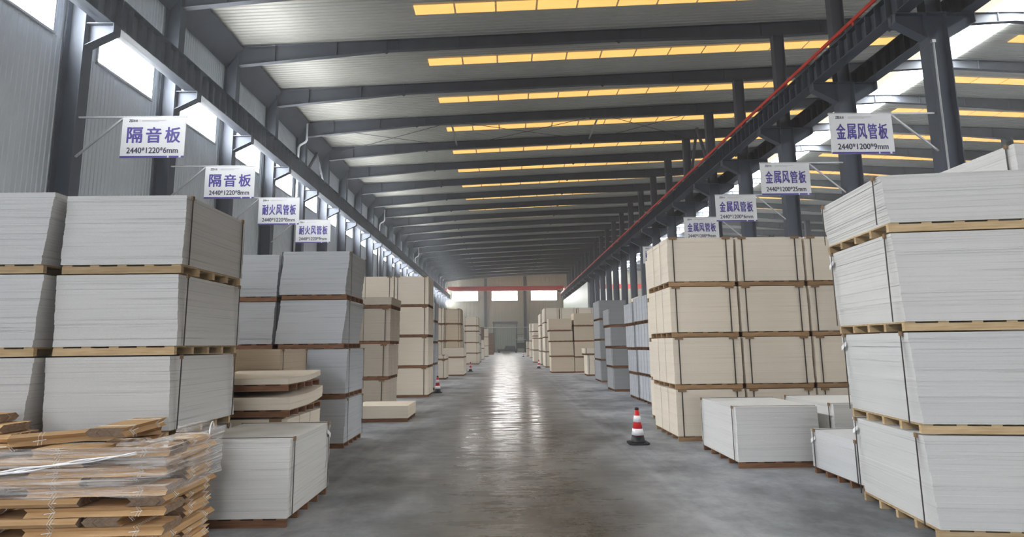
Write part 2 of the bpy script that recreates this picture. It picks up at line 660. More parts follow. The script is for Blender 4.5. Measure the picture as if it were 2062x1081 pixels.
# skylight strips across the roof, one in each bay; a white one along the ridge
for k in KS:
    yc = frame_y(k) + L / 2
    sk = MB()
    x = -4.1
    while x < 22.5:
        x1 = min(x + 1.83, 23.7)
        if x1 - x > 0.3:
            sk.hexa([(x, yc - .36, roof_z(x) - .05), (x1, yc - .36, roof_z(x1) - .05), (x1, yc + .36, roof_z(x1) - .05), (x, yc + .36, roof_z(x) - .05),
                     (x, yc - .36, roof_z(x) - .03), (x1, yc - .36, roof_z(x1) - .03), (x1, yc + .36, roof_z(x1) - .03), (x, yc + .36, roof_z(x) - .03)])
        x += 1.92
    x = 28.8
    while x < XE - 6:
        x1 = x + 1.83
        sk.hexa([(x, yc - .36, roof_z(x) - .05), (x1, yc - .36, roof_z(x1) - .05), (x1, yc + .36, roof_z(x1) - .05), (x, yc + .36, roof_z(x) - .05),
                 (x, yc - .36, roof_z(x) - .03), (x1, yc - .36, roof_z(x1) - .03), (x1, yc + .36, roof_z(x1) - .03), (x, yc + .36, roof_z(x) - .03)])
        x += 1.92
    wn += 1
    struct('window_%d' % wn, sk, 'yellow')
    rg = MB()
    y0, y1 = frame_y(k) + .16, frame_y(k) + L - .16
    rg.box(25.3, 27.3, y0, y1, roof_z(XR) - .12, roof_z(XR) - .09)
    wn += 1
    rgo = struct('window_%d' % wn, rg, 'ridge_pane')
    cr = MB()  # added glowing strips where the ridge light falls on the fascia
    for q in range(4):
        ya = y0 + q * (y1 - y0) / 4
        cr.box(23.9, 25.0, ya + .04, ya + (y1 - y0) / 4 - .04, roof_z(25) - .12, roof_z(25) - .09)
    obj('fascia_glow', cr, 'fascia_glow', rgo)

# end wall with three windows, door, columns
ew = MB()
wz = lambda x: roof_z(x)
EW = [(-12.25, -6.2), (-3.1, 2.9), (5.95, 12.0)]
EZ0, EZ1 = 11.75, 14.0
ep = lambda a, b, d: (a, FAR - d, b)
add_mb(ew, ribbed(XW, XE, 0, EZ0, 0.30, 0.035, ep))
for a, b in ((XW, EW[0][0]), (EW[0][1], EW[1][0]), (EW[1][1], EW[2][0]), (EW[2][1], XE)):
    add_mb(ew, ribbed(a, b, EZ0, EZ1, 0.30, 0.035, ep))
add_mb(ew, ribbed(XW, XE, EZ1, 19.2, 0.30, 0.035, ep))
struct('wall_back', ew, 'endwall')
for a, b in EW:
    fr = MB()
    for q in (a, b - .08):
        fr.box(q, q + .08, FAR - .08, FAR + .06, EZ0, EZ1)
    for q in (EZ0, EZ1 - .08):
        fr.box(a, b, FAR - .08, FAR + .06, q, q + .08)
    wn += 1
    f = struct('window_%d' % wn, fr, 'galv')
    pn = MB()
    pn.box(a + .08, b - .08, FAR + .01, FAR + .03, EZ0 + .08, EZ1 - .08)
    obj('pane', pn, 'end_pane', f)
for x in (-4.5, 4.55, 20.0, 30.0):
    struct('steel_column', h_column(x - .3, x + .3, FAR - .35, 0, roof_z(x) - .3, 0.3), 'steel')
dr = MB()
dr.box(-2.75, -2.55, FAR - .25, FAR - .04, 0, 6.7)
dr.box(2.45, 2.65, FAR - .25, FAR - .04, 0, 6.7)
dr.box(-2.95, 2.85, FAR - .28, FAR - .04, 6.5, 6.95)
d1 = struct('door_1', dr, 'rafter')
dp = ribbed(-2.55, 2.45, 0.15, 6.5, 0.5, 0.03, lambda a, b, d: (a, FAR - .10 - d, b))
obj('door_panel', dp, 'door', d1)
pw = MB()
pw.box(19.7, 24.4, FAR - .22, FAR - .08, 0, 14.2)
pw.box(19.6, 24.5, FAR - .24, FAR - .22, 14.2, 14.4)
struct('door_2', pw, 'white')

# pale partition room between the middle columns at the far end
pt = MB()
pt.box(13.42, 13.52, 89.0, FAR - .1, 0, 11.6)
pt.box(13.52, 14.9, 89.0, 89.1, 0, 11.6)
pt.box(13.42, 14.9, 89.0, FAR - .1, 11.6, 11.7)
struct('wall_partition', pt, 'partition')
nw = MB()
add_mb(nw, ribbed(XW, -7.0, 0, 18.6, .3, .035, lambda a, b, d: (a, NEAR + d, b)))
add_mb(nw, ribbed(7.0, XE, 0, 18.6, .3, .035, lambda a, b, d: (a, NEAR + d, b)))
add_mb(nw, ribbed(-7.0, 7.0, 9.0, 18.6, .3, .035, lambda a, b, d: (a, NEAR + d, b)))
struct('wall_front', nw, 'wall')
rw = MB()
add_mb(rw, ribbed(NEAR, FAR, 0, 17.2, 0.3, 0.035, lambda a, b, d: (XE - d, a, b)))
struct('wall_right', rw, 'wall')

# ------------------------------------------------------------------ overhead cranes at the far end
def bridge_crane(x0, x1, y, z, label):
    t = thing('bridge_crane', label, 'crane', ((x0 + x1) / 2, y, z))
    hw = (x1 - x0) / 2
    g = MB()
    g.extrude([(-hw + .3, .45), (-hw + 1.6, 0.05), (hw - 1.6, 0.05), (hw - .3, .45), (hw - .3, .95), (-hw + .3, .95)], 'y', -.25, .25)
    g.box(-hw + .3, hw - .3, -.35, .35, .95, .99)
    obj('girder', g, 'red', t)
    for s in (-1, 1):
        e = MB()
        e.box(s * hw - .18, s * hw + .18, -1.5, 1.5, .1, .5)
        obj('end_carriage', e, 'red', t)
        for yy in (-1.1, 1.1):
            wv = MB()
            wv.tube([(s * hw - .06, yy, 0.05), (s * hw + .06, yy, 0.05)], .16, 12)
            obj('wheel', wv, 'machine', t)
    h = MB()
    h.box(hw - 1.6, hw - .9, -.3, .3, -.35, .02)
    obj('hoist', h, 'machine', t)
    return t


bridge_crane(-12.72, 13.06, 120.0, 13.36, 'red bridge crane spanning the main aisle above the end windows')
bridge_crane(15.2, 38.2, 118.0, 13.36, 'red bridge crane seen between the columns of the next bay')

# ------------------------------------------------------------------ bracing, pipes
br = MB()
for xa in (-13.42,):
    ym = frame_y(2) + L / 2
    br.bar((xa, ym, 15.5), (xa, frame_y(2) + .16, 13.15), .14)
    br.bar((xa, ym, 15.5), (xa, frame_y(3) - .16, 13.15), .14)
tag(obj('brace', br, 'rafter'), 'dark inverted V brace on the left wall above the crane beam', 'brace', None)
br = MB()
ym = frame_y(3) - L / 2
br.bar((14.1, ym, 17.2), (14.1, frame_y(2) + .14, 13.0), .16)
br.bar((14.1, ym, 17.2), (14.1, frame_y(3) - .14, 13.0), .16)
tag(obj('brace', br, 'steel'), 'grey inverted V brace between upper columns above the red rail', 'brace', None)
for n, (x, lab) in enumerate(((-3.6, 'grey tube tie between two rafters, above the left of the aisle'),
                              (6.6, 'grey tube tie between two rafters, above the right of the aisle'))):
    s = MB()
    s.tube([(x, frame_y(2) + .05, roof_z(x) - .35), (x, frame_y(3) - .05, roof_z(x) - .35)], .07, 10)
    tag(obj('roof_tie', s, 'galv'), lab, 'tie')
rods = [((-12.6, 2), (-3.7, 3)), ((-12.6, 3), (-3.7, 2)), ((-3.5, 2), (6.5, 3)), ((-3.5, 3), (6.5, 2)), ((6.7, 2), (13.6, 3)), ((6.7, 3), (13.6, 2))]
rl = ['thin tension rod under the roof by the left wall, far end on the aisle side', 'thin tension rod under the roof by the left wall, near end on the aisle side',
      'thin tension rod under the roof over the aisle, rising away to the right', 'thin tension rod under the roof over the aisle, rising away to the left',
      'thin tension rod under the roof by the columns, far end at the columns', 'thin tension rod under the roof by the columns, near end at the columns']
for ((xa, ka), (xb, kb)), lab in zip(rods, rl):
    s = MB()
    ya = frame_y(ka) + (.06 if ka == 2 else -.06)
    yb = frame_y(kb) + (.06 if kb == 2 else -.06)
    dz = .45 if ka == 2 else .52
    s.tube([(xa, ya, roof_z(xa) - dz), (xb, yb, roof_z(xb) - dz)], .02, 6)
    tag(obj('tension_rod', s, 'rafter'), lab, 'rod', 'roof tension rods')
for k, lab in ((2, 'white drain pipe on the left wall, nearest bend below the roof'), (7, 'white drain pipe on the left wall, second bend along'),
               (12, 'white drain pipe on the left wall, farthest bend along')):
    y = frame_y(k) - .3
    s = MB()
    s.tube([(-13.2, y, 16.6), (-13.2, y, 15.45), (-13.28, y, 15.3), (-13.62, y, 15.1), (-13.72, y, 14.9), (-13.72, y, 0.1)], .075, 10)
    tag(obj('drain_pipe', s, 'white', None, None, True), lab, 'pipe', 'drain pipes')
s = MB()
s.tube([(-12.8, FAR - .6, 5.6), (6.0, FAR - .6, 5.6)], .09, 8)
s.tube([(-12.8, FAR - .6, 5.6), (-12.8, FAR - .6, 0)], .06, 8)
s.tube([(6.0, FAR - .6, 5.6), (6.0, FAR - .6, 0)], .06, 8)
tag(obj('wall_pipe', s, 'galv'), 'long horizontal pipe crossing the end wall above the door', 'pipe')
s = MB()
s.tube([(13.9, 16.47, 11.2), (13.9, 16.47, 0.0)], .03, 8)
s.box(13.84, 13.96, 16.43, 16.51, 11.2, 11.3)
tag(obj('conduit_pipe', s, 'galv'), 'thin grey conduit running down the nearest right column', 'pipe')

# ------------------------------------------------------------------ hanging signs
FONT_OBJ = bpy.data.curves.new('lettering', 'FONT')


def flat_text(body):
    cu = bpy.data.curves.new('lettering', 'FONT')
    cu.body = body
    cu.size = 1.0
    cu.extrude = 0.004
    cu.resolution_u = 4
    o = bpy.data.objects.new('lettering', cu)
    COL.objects.link(o)
    bpy.context.view_layer.update()
    me = bpy.data.meshes.new_from_object(o.evaluated_get(bpy.context.evaluated_depsgraph_get()))
    bpy.data.objects.remove(o)
    bpy.data.curves.remove(cu)
    vs = [v.co.copy() for v in me.vertices]
    fs = [tuple(p.vertices) for p in me.polygons]
    bpy.data.meshes.remove(me)
    return vs, fs


def text_mesh(parts, height, bold, m):
    """flat lettering; parts: (text, centre x, width). In the XZ plane facing -Y; bold strokes by overlaying shifted copies."""
    mb = MB()
    for body, cx0, width in parts:
        vs, fs = flat_text(body)
        xs = [v.x for v in vs]
        ys = [v.y for v in vs]
        cx, cy = (min(xs) + max(xs)) / 2, (min(ys) + max(ys)) / 2
        sx, sy = width / (max(xs) - min(xs)), height / (max(ys) - min(ys))
        for n, (dx, dz) in enumerate(((-bold, 0), (bold, 0), (0, bold * .7), (0, -bold * .7))):
            i = len(mb.v)
            mb.v += [(cx0 + (v.x - cx) * sx + dx, -(v.z * .8) - .0004 * n, (v.y - cy) * sy + dz) for v in vs]
            mb.f += [tuple(q + i for q in f) for f in fs]
    me = bpy.data.meshes.new('lettering')
    me.from_pydata(mb.v, [], mb.f)
    me.update()
    me.materials.append(M[m])
    return me


def sign(x0, x1, y, z0, z1, title, size, xcol, label, zlow):
    W, H = x1 - x0, z1 - z0
    t = thing('hanging_sign', label, 'sign', ((x0 + x1) / 2, y, z0), 0, 'signs along the two column rows')
    p = MB()
    p.box(-W / 2, W / 2, -.012, .012, .0, H)
    obj('panel', p, 'white', t)
    s = MB()
    for a, b in ((0, .74), (.765, .92), (.955, 1.0)):
        s.box(-W / 2 + a * W, -W / 2 + b * W, -.017, -.011, 0, .058)
    obj('bottom_stripe', s, 'sign_blue', t)
    n = len(title)
    pit, cw = (.298, .235) if n == 3 else (.168, .142)
    me = text_mesh([(ch, W * (.005 + pit * (q - (n - 1) / 2)), W * cw) for q, ch in enumerate(title)], .50, .011 if n == 3 else .009, 'sign_blue')
    link('title_lettering', me, t, (0.0, -.014, H * .56))
    me = text_mesh([(size, 0, W * .80)], .195, .003, 'sign_dark')
    link('size_lettering', me, t, (0, -.014, H * .185))
    g = MB()
    lx, lz = -W / 2 + .20, H - .155
    # small emblem: an outlined block with two short marks, then two tile-like marks
    g.box(lx, lx + .055, -.016, -.011, lz + .075, lz + .09).box(lx, lx + .055, -.016, -.011, lz, lz + .015)
    g.hexa([(lx, -.016, lz + .012), (lx + .018, -.016, lz + .012), (lx + .018, -.011, lz + .012), (lx, -.011, lz + .012),
            (lx + .037, -.016, lz + .08), (lx + .055, -.016, lz + .08), (lx + .055, -.011, lz + .08), (lx + .037, -.011, lz + .08)])
    for q in (0, .037, .075):
        g.box(lx + .065, lx + .125, -.016, -.011, lz + q, lz + q + .015)
    g.box(lx + .065, lx + .08, -.016, -.011, lz, lz + .09).box(lx + .115, lx + .13, -.016, -.011, lz, lz + .09)
    for q in (.145, .215):
        g.box(lx + q, lx + q + .055, -.016, -.011, lz + .01, lz + .025).box(lx + q + .02, lx + q + .035, -.016, -.011, lz + .01, lz + .085)
        g.box(lx + q, lx + q + .055, -.016, -.011, lz + .05, lz + .063)
    obj('emblem', g, 'sign_dark', t)
    g = MB()
    g.box(lx + .33, lx + .336, -.016, -.011, lz + .02, lz + .08)
    g.box(lx + .40, lx + 1.15, -.016, -.011, lz + .055, lz + .068).box(lx + .40, lx + .92, -.016, -.011, lz + .012, lz + .024)
    obj('fine_print', g, 'sign_faint', t)
    cx = (x0 + x1) / 2
    b = MB()
    xin = x0 if xcol < x0 else x1
    xo = x1 if xcol < x0 else x0
    b.box(min(xcol, xo) - cx, max(xcol, xo) - cx, .0, .05, H, H + .05)
    b.bar((xin - cx, .03, H), (xcol - cx, .03, zlow - z0), .05)
    obj('bracket', b, 'galv', t)
    return t


SZ0, SZ1 = 7.56, 8.87
for k, title, size, lab in ((-2, '隔音板', '2440*1220*6mm', 'white sign 隔音板 2440*1220*6mm on the nearest left column'),
                            (-1, '隔音板', '2440*1220*8mm', 'white sign 隔音板 2440*1220*8mm on the second left column'),
                            (0, '耐火风管板', '2440*1220*8mm', 'white sign 耐火风管板 2440*1220*8mm on the third left column'),
                            (1, '耐火风管板', '2440*1220*9mm', 'white sign 耐火风管板 2440*1220*9mm on the fourth left column')):
    sign(-11.89, -9.92, frame_y(k) - .12, SZ0, SZ1, title, size, -13.28, lab, SZ1 - 1.25)
for k, title, size, lab in ((-2, '金属风管板', '2440*1200*9mm', 'white sign 金属风管板 2440*1200*9mm on the nearest right column'),
                            (-1, '金属风管板', '2440*1200*25mm', 'white sign 金属风管板 2440*1200*25mm on the second right column'),
                            (0, '金属风管板', '2440*1200*6mm', 'white sign 金属风管板 2440*1200*6mm on the third right column'),
                            (1, '金属风管板', '2440*1200*9mm', 'white sign 金属风管板 half hidden behind the tall cream stack top'),
                            (3, '耐火风管板', '2440*1220*9mm', 'white sign starting 耐 peeking out beside the tall cream stack')):
    sign(10.34, 12.34, frame_y(k) - .12, SZ0 - .03, SZ1 - .03, title, size, 13.76, lab, SZ1 - 1.25)


# ------------------------------------------------------------------ board packs
PAL = 0.085
CACHE = {}


def sheets_mesh(W, D, H, kind, n, jit, lean, bend, seed, shift):
    r = random.Random(seed)
    mb = MB()
    z = 0.0
    ox = oy = 0.0
    edges = []
    while z < H - 1e-4:
        t = H / n * r.uniform(.6, 1.5)
        if H - z - t < H / n * .5:
            t = H - z
        ox = ox * .85 + r.gauss(0, jit * .35)
        oy = oy * .85 + r.gauss(0, jit * .35)
        if r.random() < .06:
            ox += r.gauss(0, jit)
        jx, jy = r.gauss(0, jit * .22), r.gauss(0, jit * .22)
        u = (z + t / 2) / H - .5
        a = ox + jx + lean * u + shift * math.sin(u * 3)
        b = oy + jy
        if bend:
            segs = 8
            for q in range(segs):
                y0, y1 = -D / 2 + D * q / segs, -D / 2 + D * (q + 1) / segs
                e0 = bend * max(0, (y0 + D * .1) / (D * .6)) ** 2
                e1 = bend * max(0, (y1 + D * .1) / (D * .6)) ** 2
                mb.hexa([(-W / 2 + a, y0 + b, z + e0), (W / 2 + a, y0 + b, z + e0), (W / 2 + a, y1 + b, z + e1), (-W / 2 + a, y1 + b, z + e1),
                         (-W / 2 + a, y0 + b, z + t + e0), (W / 2 + a, y0 + b, z + t + e0), (W / 2 + a, y1 + b, z + t + e1), (-W / 2 + a, y1 + b, z + t + e1)])
        else:
            mb.box(-W / 2 + a, W / 2 + a, -D / 2 + b, D / 2 + b, z, z + t)
        z += t
    return mb.mesh('board_sheets', kind)


def cached(key, build):
    if key not in CACHE:
        CACHE[key] = build()
    return CACHE[key]


def make_pallet(parent, W, D, wood, detail, ns=5, nd=5, bend=0):
    if detail < 2:
        def build():
            mb = MB()
            for q in range(ns):
                y = -D / 2 + .02 + (D - .04) * q / (ns - 1)
                mb.box(-W / 2, W / 2, y - .02, y + .02, 0, PAL - .016)
            for q in range(nd):
                x = -W / 2 + .05 + (W - .10) * q / (nd - 1)
                mb.box(x - .05, x + .05, -D / 2, D / 2, PAL - .016, PAL - .001)
            return mb.mesh('pallet', wood)
        me = cached(('pal', round(W, 2), round(D, 2), wood, ns, nd), build)
        return link('pallet', me, parent)
    p = link('pallet', None, parent)
    me = cached(('stringer', round(W, 2), wood), lambda: MB().box(-W / 2, W / 2, -.02, .02, 0, PAL - .016).mesh('stringer', wood))
    for q in range(ns):
        link('stringer', me, p, (0, -D / 2 + .02 + (D - .04) * q / (ns - 1), 0))
    me = cached(('deck', round(D, 2), wood), lambda: MB().box(-.045, .045, -D / 2, D / 2, PAL - .016, PAL - .001).mesh('deck_board', wood))
    for q in range(nd):
        link('deck_board', me, p, (-W / 2 + .05 + (W - .10) * q / (nd - 1), 0, 0))
    return p


def strap_loop(axis, pos, W, D, z0, z1, mat, wd=.012, e=.012):
    """a flat strap running right round the pack; axis 'y': loop in the YZ plane at x=pos."""
    mb = MB()
    if axis == 'y':
        a, b = -D / 2 - e, D / 2 + e
        mb.box(pos - wd, pos + wd, a - .004, a, z0, z1)
        mb.box(pos - wd, pos + wd, b, b + .004, z0, z1)
        mb.box(pos - wd, pos + wd, a - .004, b + .004, z1, z1 + .004)
    else:
        a, b = -W / 2 - e, W / 2 + e
        mb.box(a - .004, a, pos - wd, pos + wd, z0, z1)
        mb.box(b, b + .004, pos - wd, pos + wd, z0, z1)
        mb.box(a - .004, b + .004, pos - wd, pos + wd, z1, z1 + .004)
    return mb.mesh('strap', mat)


SEED = [100]


def pack(cx, cy, z0, W, D, H, kind, label, group, wood='pine', detail=2, strap=None, rot=0.0, lean=0.0, shift=0.0,
         jit=None, bend=0.0, side=1, tagged=False, name='board_pack', pads=True):
    SEED[0] += 1
    t = thing(name, label, 'board pack', (cx, cy, z0), rot, group)
    hb = H - PAL - .012
    if detail >= 2:
        n = max(3, int(hb / .021))
        j = .0045 if jit is None else jit
    else:
        n = max(2, int(hb / .07))
        j = .004 if jit is None else jit
    if detail >= 2 or bend:
        me = sheets_mesh(W, D, hb, kind, n, j, lean, bend, SEED[0], shift)
    else:
        v = SEED[0] % 3
        me = cached(('sheets', round(W, 2), round(D, 2), round(hb, 2), kind, v), lambda: sheets_mesh(W, D, hb, kind, n, j, 0, 0, v + 5, 0))
    link('board_sheets', me, t, (0, 0, PAL))
    make_pallet(t, W - .02, D - .02, wood, detail, 5 if detail >= 2 else 4, 5 if W > .9 else 3)
    e = .010 + (.006 if detail >= 2 else 0) + abs(lean) * .5 + abs(shift)
    if strap == 'front':          # two straps over the faces looking down the aisle, card pads under them
        for x in (-W / 2 + W * .085, W / 2 - W * .115):
            s = link('strap', cached(('sf', round(x, 3), round(D, 2), round(H, 2), e), lambda: strap_loop('y', x, W, D, PAL, H - .011, 'strap', .010, e)), t)
            if pads:
                pm = cached(('pad', round(D, 2), e), lambda: MB().box(-.075, .075, -D / 2 - e - .012, -D / 2 + .12, -.0065, -.0005).box(-.075, .075, -D / 2 - e - .012, -D / 2 - e - .005, -.045, -.0005).mesh('card_pad', 'pad'))
                link('card_pad', pm, t, (x, 0, H))
        ys = (-D / 2 + .30 * D, -D / 2 + .62 * D) if detail >= 1 else ()
        for y in ys:
            link('strap', cached(('ss', round(y, 3), round(W, 2), round(H, 2), e), lambda: strap_loop('x', y, W, D, PAL, H - .011, 'shadedcream', .006, e)), t)
    elif strap == 'side':         # two straps near the ends of the aisle face
        for y in (-D / 2 + .085, D / 2 - .085):
            s = link('strap', cached(('ss2', round(y, 3), round(W, 2), round(H, 2), e), lambda: strap_loop('x', y, W, D, PAL, H - .011, 'strap', .008, e)), t)
            if detail >= 2 and pads:
                xs = -side * (W / 2 + e)
                pm = cached(('clip', ), lambda: MB().box(-.008, .008, -.018, .018, -.04, -.0005).mesh('strap_clip', 'pad'))
                link('strap_clip', pm, t, (xs, y, H))
    elif strap == 'many':         # several straps across the aisle face
        for q in range(5):
            y = -D / 2 + D * (.08 + .21 * q)
            link('strap', cached(('ss3', round(y, 3), round(W, 2), round(H, 2), e), lambda: strap_loop('x', y, W, D, PAL, H - .011, 'shadedgrey', .008, e)), t)
    if tagged:
        m = MB()
        xs = -side * (W / 2 + e)
        m.hexa([(xs - .004, D / 2 - .12, H - .13), (xs + .004, D / 2 - .12, H - .13), (xs + .004, D / 2 - .02, H - .19), (xs - .004, D / 2 - .02, H - .19),
                (xs - .004, D / 2 - .12, H - .09), (xs + .004, D / 2 - .12, H - .09), (xs + .004, D / 2 - .02, H - .14), (xs - .004, D / 2 - .02, H - .14)])
        obj('paper_tag', m, 'tag', t)
    return t


ORD = {1: ['sole'], 2: ['lower', 'upper'], 3: ['lowest', 'middle', 'topmost'], 4: ['lowest', 'second lowest', 'third lowest', 'topmost'],
       5: ['lowest', 'second lowest', 'middle', 'fourth lowest', 'topmost']}
WORD = {'grey': 'grey', 'coolgrey': 'bluish grey', 'shadedgrey': 'shaded grey', 'pale': 'pale grey', 'cream': 'cream', 'tan': 'tan', 'shadedcream': 'shaded cream', 'brown': 'brown'}


def stack(desc, side, X, Y, W, D, levels, kind, group, dxs=None, skip=(), **kw):
    """levels: heights of the tops of the packs; X: the face looking onto the aisle; side: the way the pack extends from it."""
    z = 0.0
    out = []
    leans = kw.pop('leans', None)
    kinds = kw.pop('kinds', None)
    for i, top in enumerate(levels):
        dx = dxs[i] if dxs else 0.0
        kk = kinds[i] if kinds else kind
        lab = '%s %s pack, %s' % (ORD[len(levels)][i], WORD[kk], desc)
        a = dict(kw)
        if leans:
            a['lean'] = leans[i]
        out.append(pack(X + side * W / 2 + dx, Y + D / 2, z, W, D, top - z, kk, lab, group, side=side, **a))
        z = top + .002
    return out


G_G = 'grey board packs on pallets'
G_C = 'cream board packs on pallets'
G_B = 'bluish grey board packs on pallets'

# left of the aisle, near to far
stack('front left stack, column on the aisle side', -1, -3.115, 5.30, 1.16, 1.22, [.86, 1.64, 2.42, 3.2], 'grey', G_G,
      dxs=[-.03, -.03, -.01, 0], leans=[0, -.05, -.03, 0], strap='side', pads=True)
stack('front left stack, column on the wall side', -1, -4.345, 5.22, 1.2, 1.22, [.85, 1.64, 2.42, 3.22], 'grey', G_G,
      dxs=[-.04, -.045, -.03, -.02], leans=[0, .03, .02, .05], shift=.004)
stack('narrow stack peeking out behind the front grey stack', -1, -3.92, 6.80, 1.1, 1.2, [.85, 1.73, 2.60], 'cream', G_C, strap='front', detail=1)
pack(-2.10 - .49, 5.55 + .615, 0, .98, 1.23, .83, 'pale', 'low pale grey board pack alone on the floor beside the wrapped cardboard pile', G_G, 'oldwood', 2, 'side', side=-1, tagged=True)
pack(-2.69 - .6, 7.60, 0, 1.2, 1.2, .835, 'cream', 'cream strapped board pack under two thin curling board piles', G_C, 'oldwood', 2, 'front', side=-1)
pack(-2.67 - .61, 7.60, .85, 1.22, 1.22, .25, 'cream', 'thicker of two thin cream curling board piles, between two pallets', G_C, 'oldwood', 2, None, bend=.06, side=-1)
pack(-2.70 - .6, 7.60, 1.16, 1.2, 1.2, .17, 'cream', 'thinnest cream curling board pile, on top beside the front grey stack', G_C, 'oldwood', 2, None, bend=.05, side=-1)
stack('the short stack behind the curling cream piles', -1, -3.34, 8.30, 1.2, 1.14, [.84, 1.68], 'tan', G_C, strap='side', wood='oldwood')
stack('second left grey stack, column on the aisle side', -1, -2.74, 9.64, 1.15, 1.14, [.82, 1.67, 2.52, 3.38], 'coolgrey', G_B,
      dxs=[0, 0, -.05, -.02], leans=[0, 0, .06, .03], shift=.012, strap='side', wood='oldwood')
stack('second left grey stack, column on the wall side', -1, -4.02, 9.70, 1.2, 1.14, [.82, 1.67, 2.50, 3.34], 'coolgrey', G_B,
      dxs=[0, 0, -.02, .02], leans=[0, 0, .04, .03], wood='oldwood')
pack(-2.22 - .62, 12.81 + .55, 0, 1.24, 1.1, .37, 'cream', 'low cream board pack on the floor in front of the shaded cream stack', G_C, 'oldwood', 2, None, side=-1)
stack('the shaded stack behind the low cream pack', -1, -2.97, 14.2, 1.15, 1.25, [.86, 1.75, 2.67], 'shadedcream', G_C, strap='front', wood='oldwood', dxs=[-.03, 0, .03])
pack(-2.93 - .6, 14.2 + .63, 2.672, 1.22, 1.30, .29, 'shadedcream', 'thin shaded cream cap pack lying on top of the shaded stack', G_C, 'oldwood', 2, None, side=-1)
stack('tall bright stack at first left cone, column on the aisle side', -1, -2.60, 18.72, 1.15, 1.3, [.97, 1.99, 3.01, 4.06], 'cream', G_C, strap='front', detail=1, wood='oldwood')
stack('tall bright stack at first left cone, column on the wall side', -1, -3.79, 18.72, 1.2, 1.3, [.97, 1.99, 3.01, 4.06], 'cream', G_C, strap='front', detail=1, wood='oldwood')
stack('the narrow stack just behind the tall bright cream stack', -1, -2.78, 21.8, 1.2, 1.2, [.95, 1.79, 2.62, 3.39], 'coolgrey', G_B, strap='side', detail=1, wood='oldwood')
stack('the small capped stack behind the first left cone', -1, -3.02, 28.3, 1.1, 1.2, [.96, 1.24], 'cream', G_C, strap='front', detail=1, wood='oldwood')
stack('the two-pack stack standing before the half-shaded tall stack', -1, -2.34, 31.25, 1.15, 1.9, [1.0, 1.56], 'cream', G_C, strap=None, detail=1, wood='oldwood')
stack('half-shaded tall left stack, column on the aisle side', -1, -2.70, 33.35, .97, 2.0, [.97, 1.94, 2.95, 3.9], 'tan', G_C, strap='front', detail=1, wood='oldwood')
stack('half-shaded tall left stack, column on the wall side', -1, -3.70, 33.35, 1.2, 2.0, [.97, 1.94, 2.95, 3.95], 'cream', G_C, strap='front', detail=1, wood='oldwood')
stack('the five-pack stack past the second left cone', -1, -2.43, 49.75, 1.24, 2.2, [.96, 1.9, 2.9, 3.38, 4.21], 'cream', G_C, strap='front', detail=1, wood='oldwood')
stack('the stack behind the five-pack cream stack', -1, -2.50, 55.0, 1.2, 2.4, [.9, 1.8, 2.7, 3.4], 'coolgrey', G_B, detail=1, wood='oldwood')
stack('the short cream stack beyond the grey stack on the left', -1, -2.55, 65.5, 1.2, 1.6, [1.27, 2.31], 'cream', G_C, detail=1, wood='oldwood')
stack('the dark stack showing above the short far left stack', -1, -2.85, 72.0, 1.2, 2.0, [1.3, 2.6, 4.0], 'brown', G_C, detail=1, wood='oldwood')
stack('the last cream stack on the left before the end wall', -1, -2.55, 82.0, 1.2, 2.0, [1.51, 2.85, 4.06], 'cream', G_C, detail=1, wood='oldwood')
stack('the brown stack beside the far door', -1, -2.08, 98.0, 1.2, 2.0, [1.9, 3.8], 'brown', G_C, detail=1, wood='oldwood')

# right of the aisle, near to far
for i, (z0, top, dx, ln) in enumerate(((0, .88, 0, -.06), (.882, 1.78, -.045, -.05), (1.782, 2.69, -.10, -.05), (2.692, 3.24, -.15, -.06))):
    a = math.radians(-7.5)
    W, D = 1.24, 1.27
    cx = 3.69 + dx + math.cos(a) * W / 2 - math.sin(a) * D / 2
    cy = 4.95 + math.sin(a) * W / 2 + math.cos(a) * D / 2
    pack(cx, cy, z0, W, D, top - z0, 'pale', '%s pale grey board pack of the turned stack at the right front' % ORD[4][i], G_G, 'pine', 2, 'side', rot=a, lean=ln, side=1, tagged=i < 3)
stack('the tall stack behind the turned right front stack', 1, 5.32, 5.45, 1.2, 1.4, [.95, 1.88, 2.8, 3.73], 'pale', G_G, strap='side', pads=True)
pack(4.02 + .6, 6.42 + .52, 0, 1.2, 1.04, .57, 'grey', 'low grey board pack between the turned stack and the strapped floor packs', G_G, 'oldwood', 2, 'side', side=1, tagged=True)
pack(3.15 + .565, 7.74 + .69, 0, 1.13, 1.38, .825, 'pale', 'low pale board pack on the floor in front of the big cream stack', G_G, 'oldwood', 2, 'side', side=1)
pack(4.50 + .6, 7.72 + .69, 0, 1.2, 1.38, .85, 'pale', 'low pale board pack half hidden behind the right front stack', G_G, 'oldwood', 2, 'side', side=1)
U = [.89, 1.80, 2.71, 3.61]
for x, nm in ((2.97, 'aisle column'), (4.235, 'middle column'), (5.50, 'third column from the aisle')):
    stack('big strapped stack behind the right cone, ' + nm, 1, x, 9.87, 1.215, 1.45, U, 'cream', G_C, strap='front', wood='midwood',
          dxs=[.02, .01, 0, -.01], jit=.003)
stack('the second row right behind the big strapped stack', 1, 3.35, 11.55, 1.22, 1.4, [.86, 1.74, 2.66, 3.63], 'cream', G_C, strap='front', detail=1)
stack('the ribbed stack past the big cream stack, nearer column', 1, 4.0, 15.16, 1.2, 1.6, [.76, 1.51, 2.26, 3.04], 'coolgrey', G_B, strap='many', wood='oldwood', dxs=[0, -.02, -.06, -.1])
stack('the ribbed stack past the big cream stack, farther column', 1, 3.98, 16.9, 1.2, 1.1, [.75, 1.5, 2.25, 2.94], 'coolgrey', G_B, strap='many', wood='oldwood', dxs=[0, -.02, -.06, -.1])
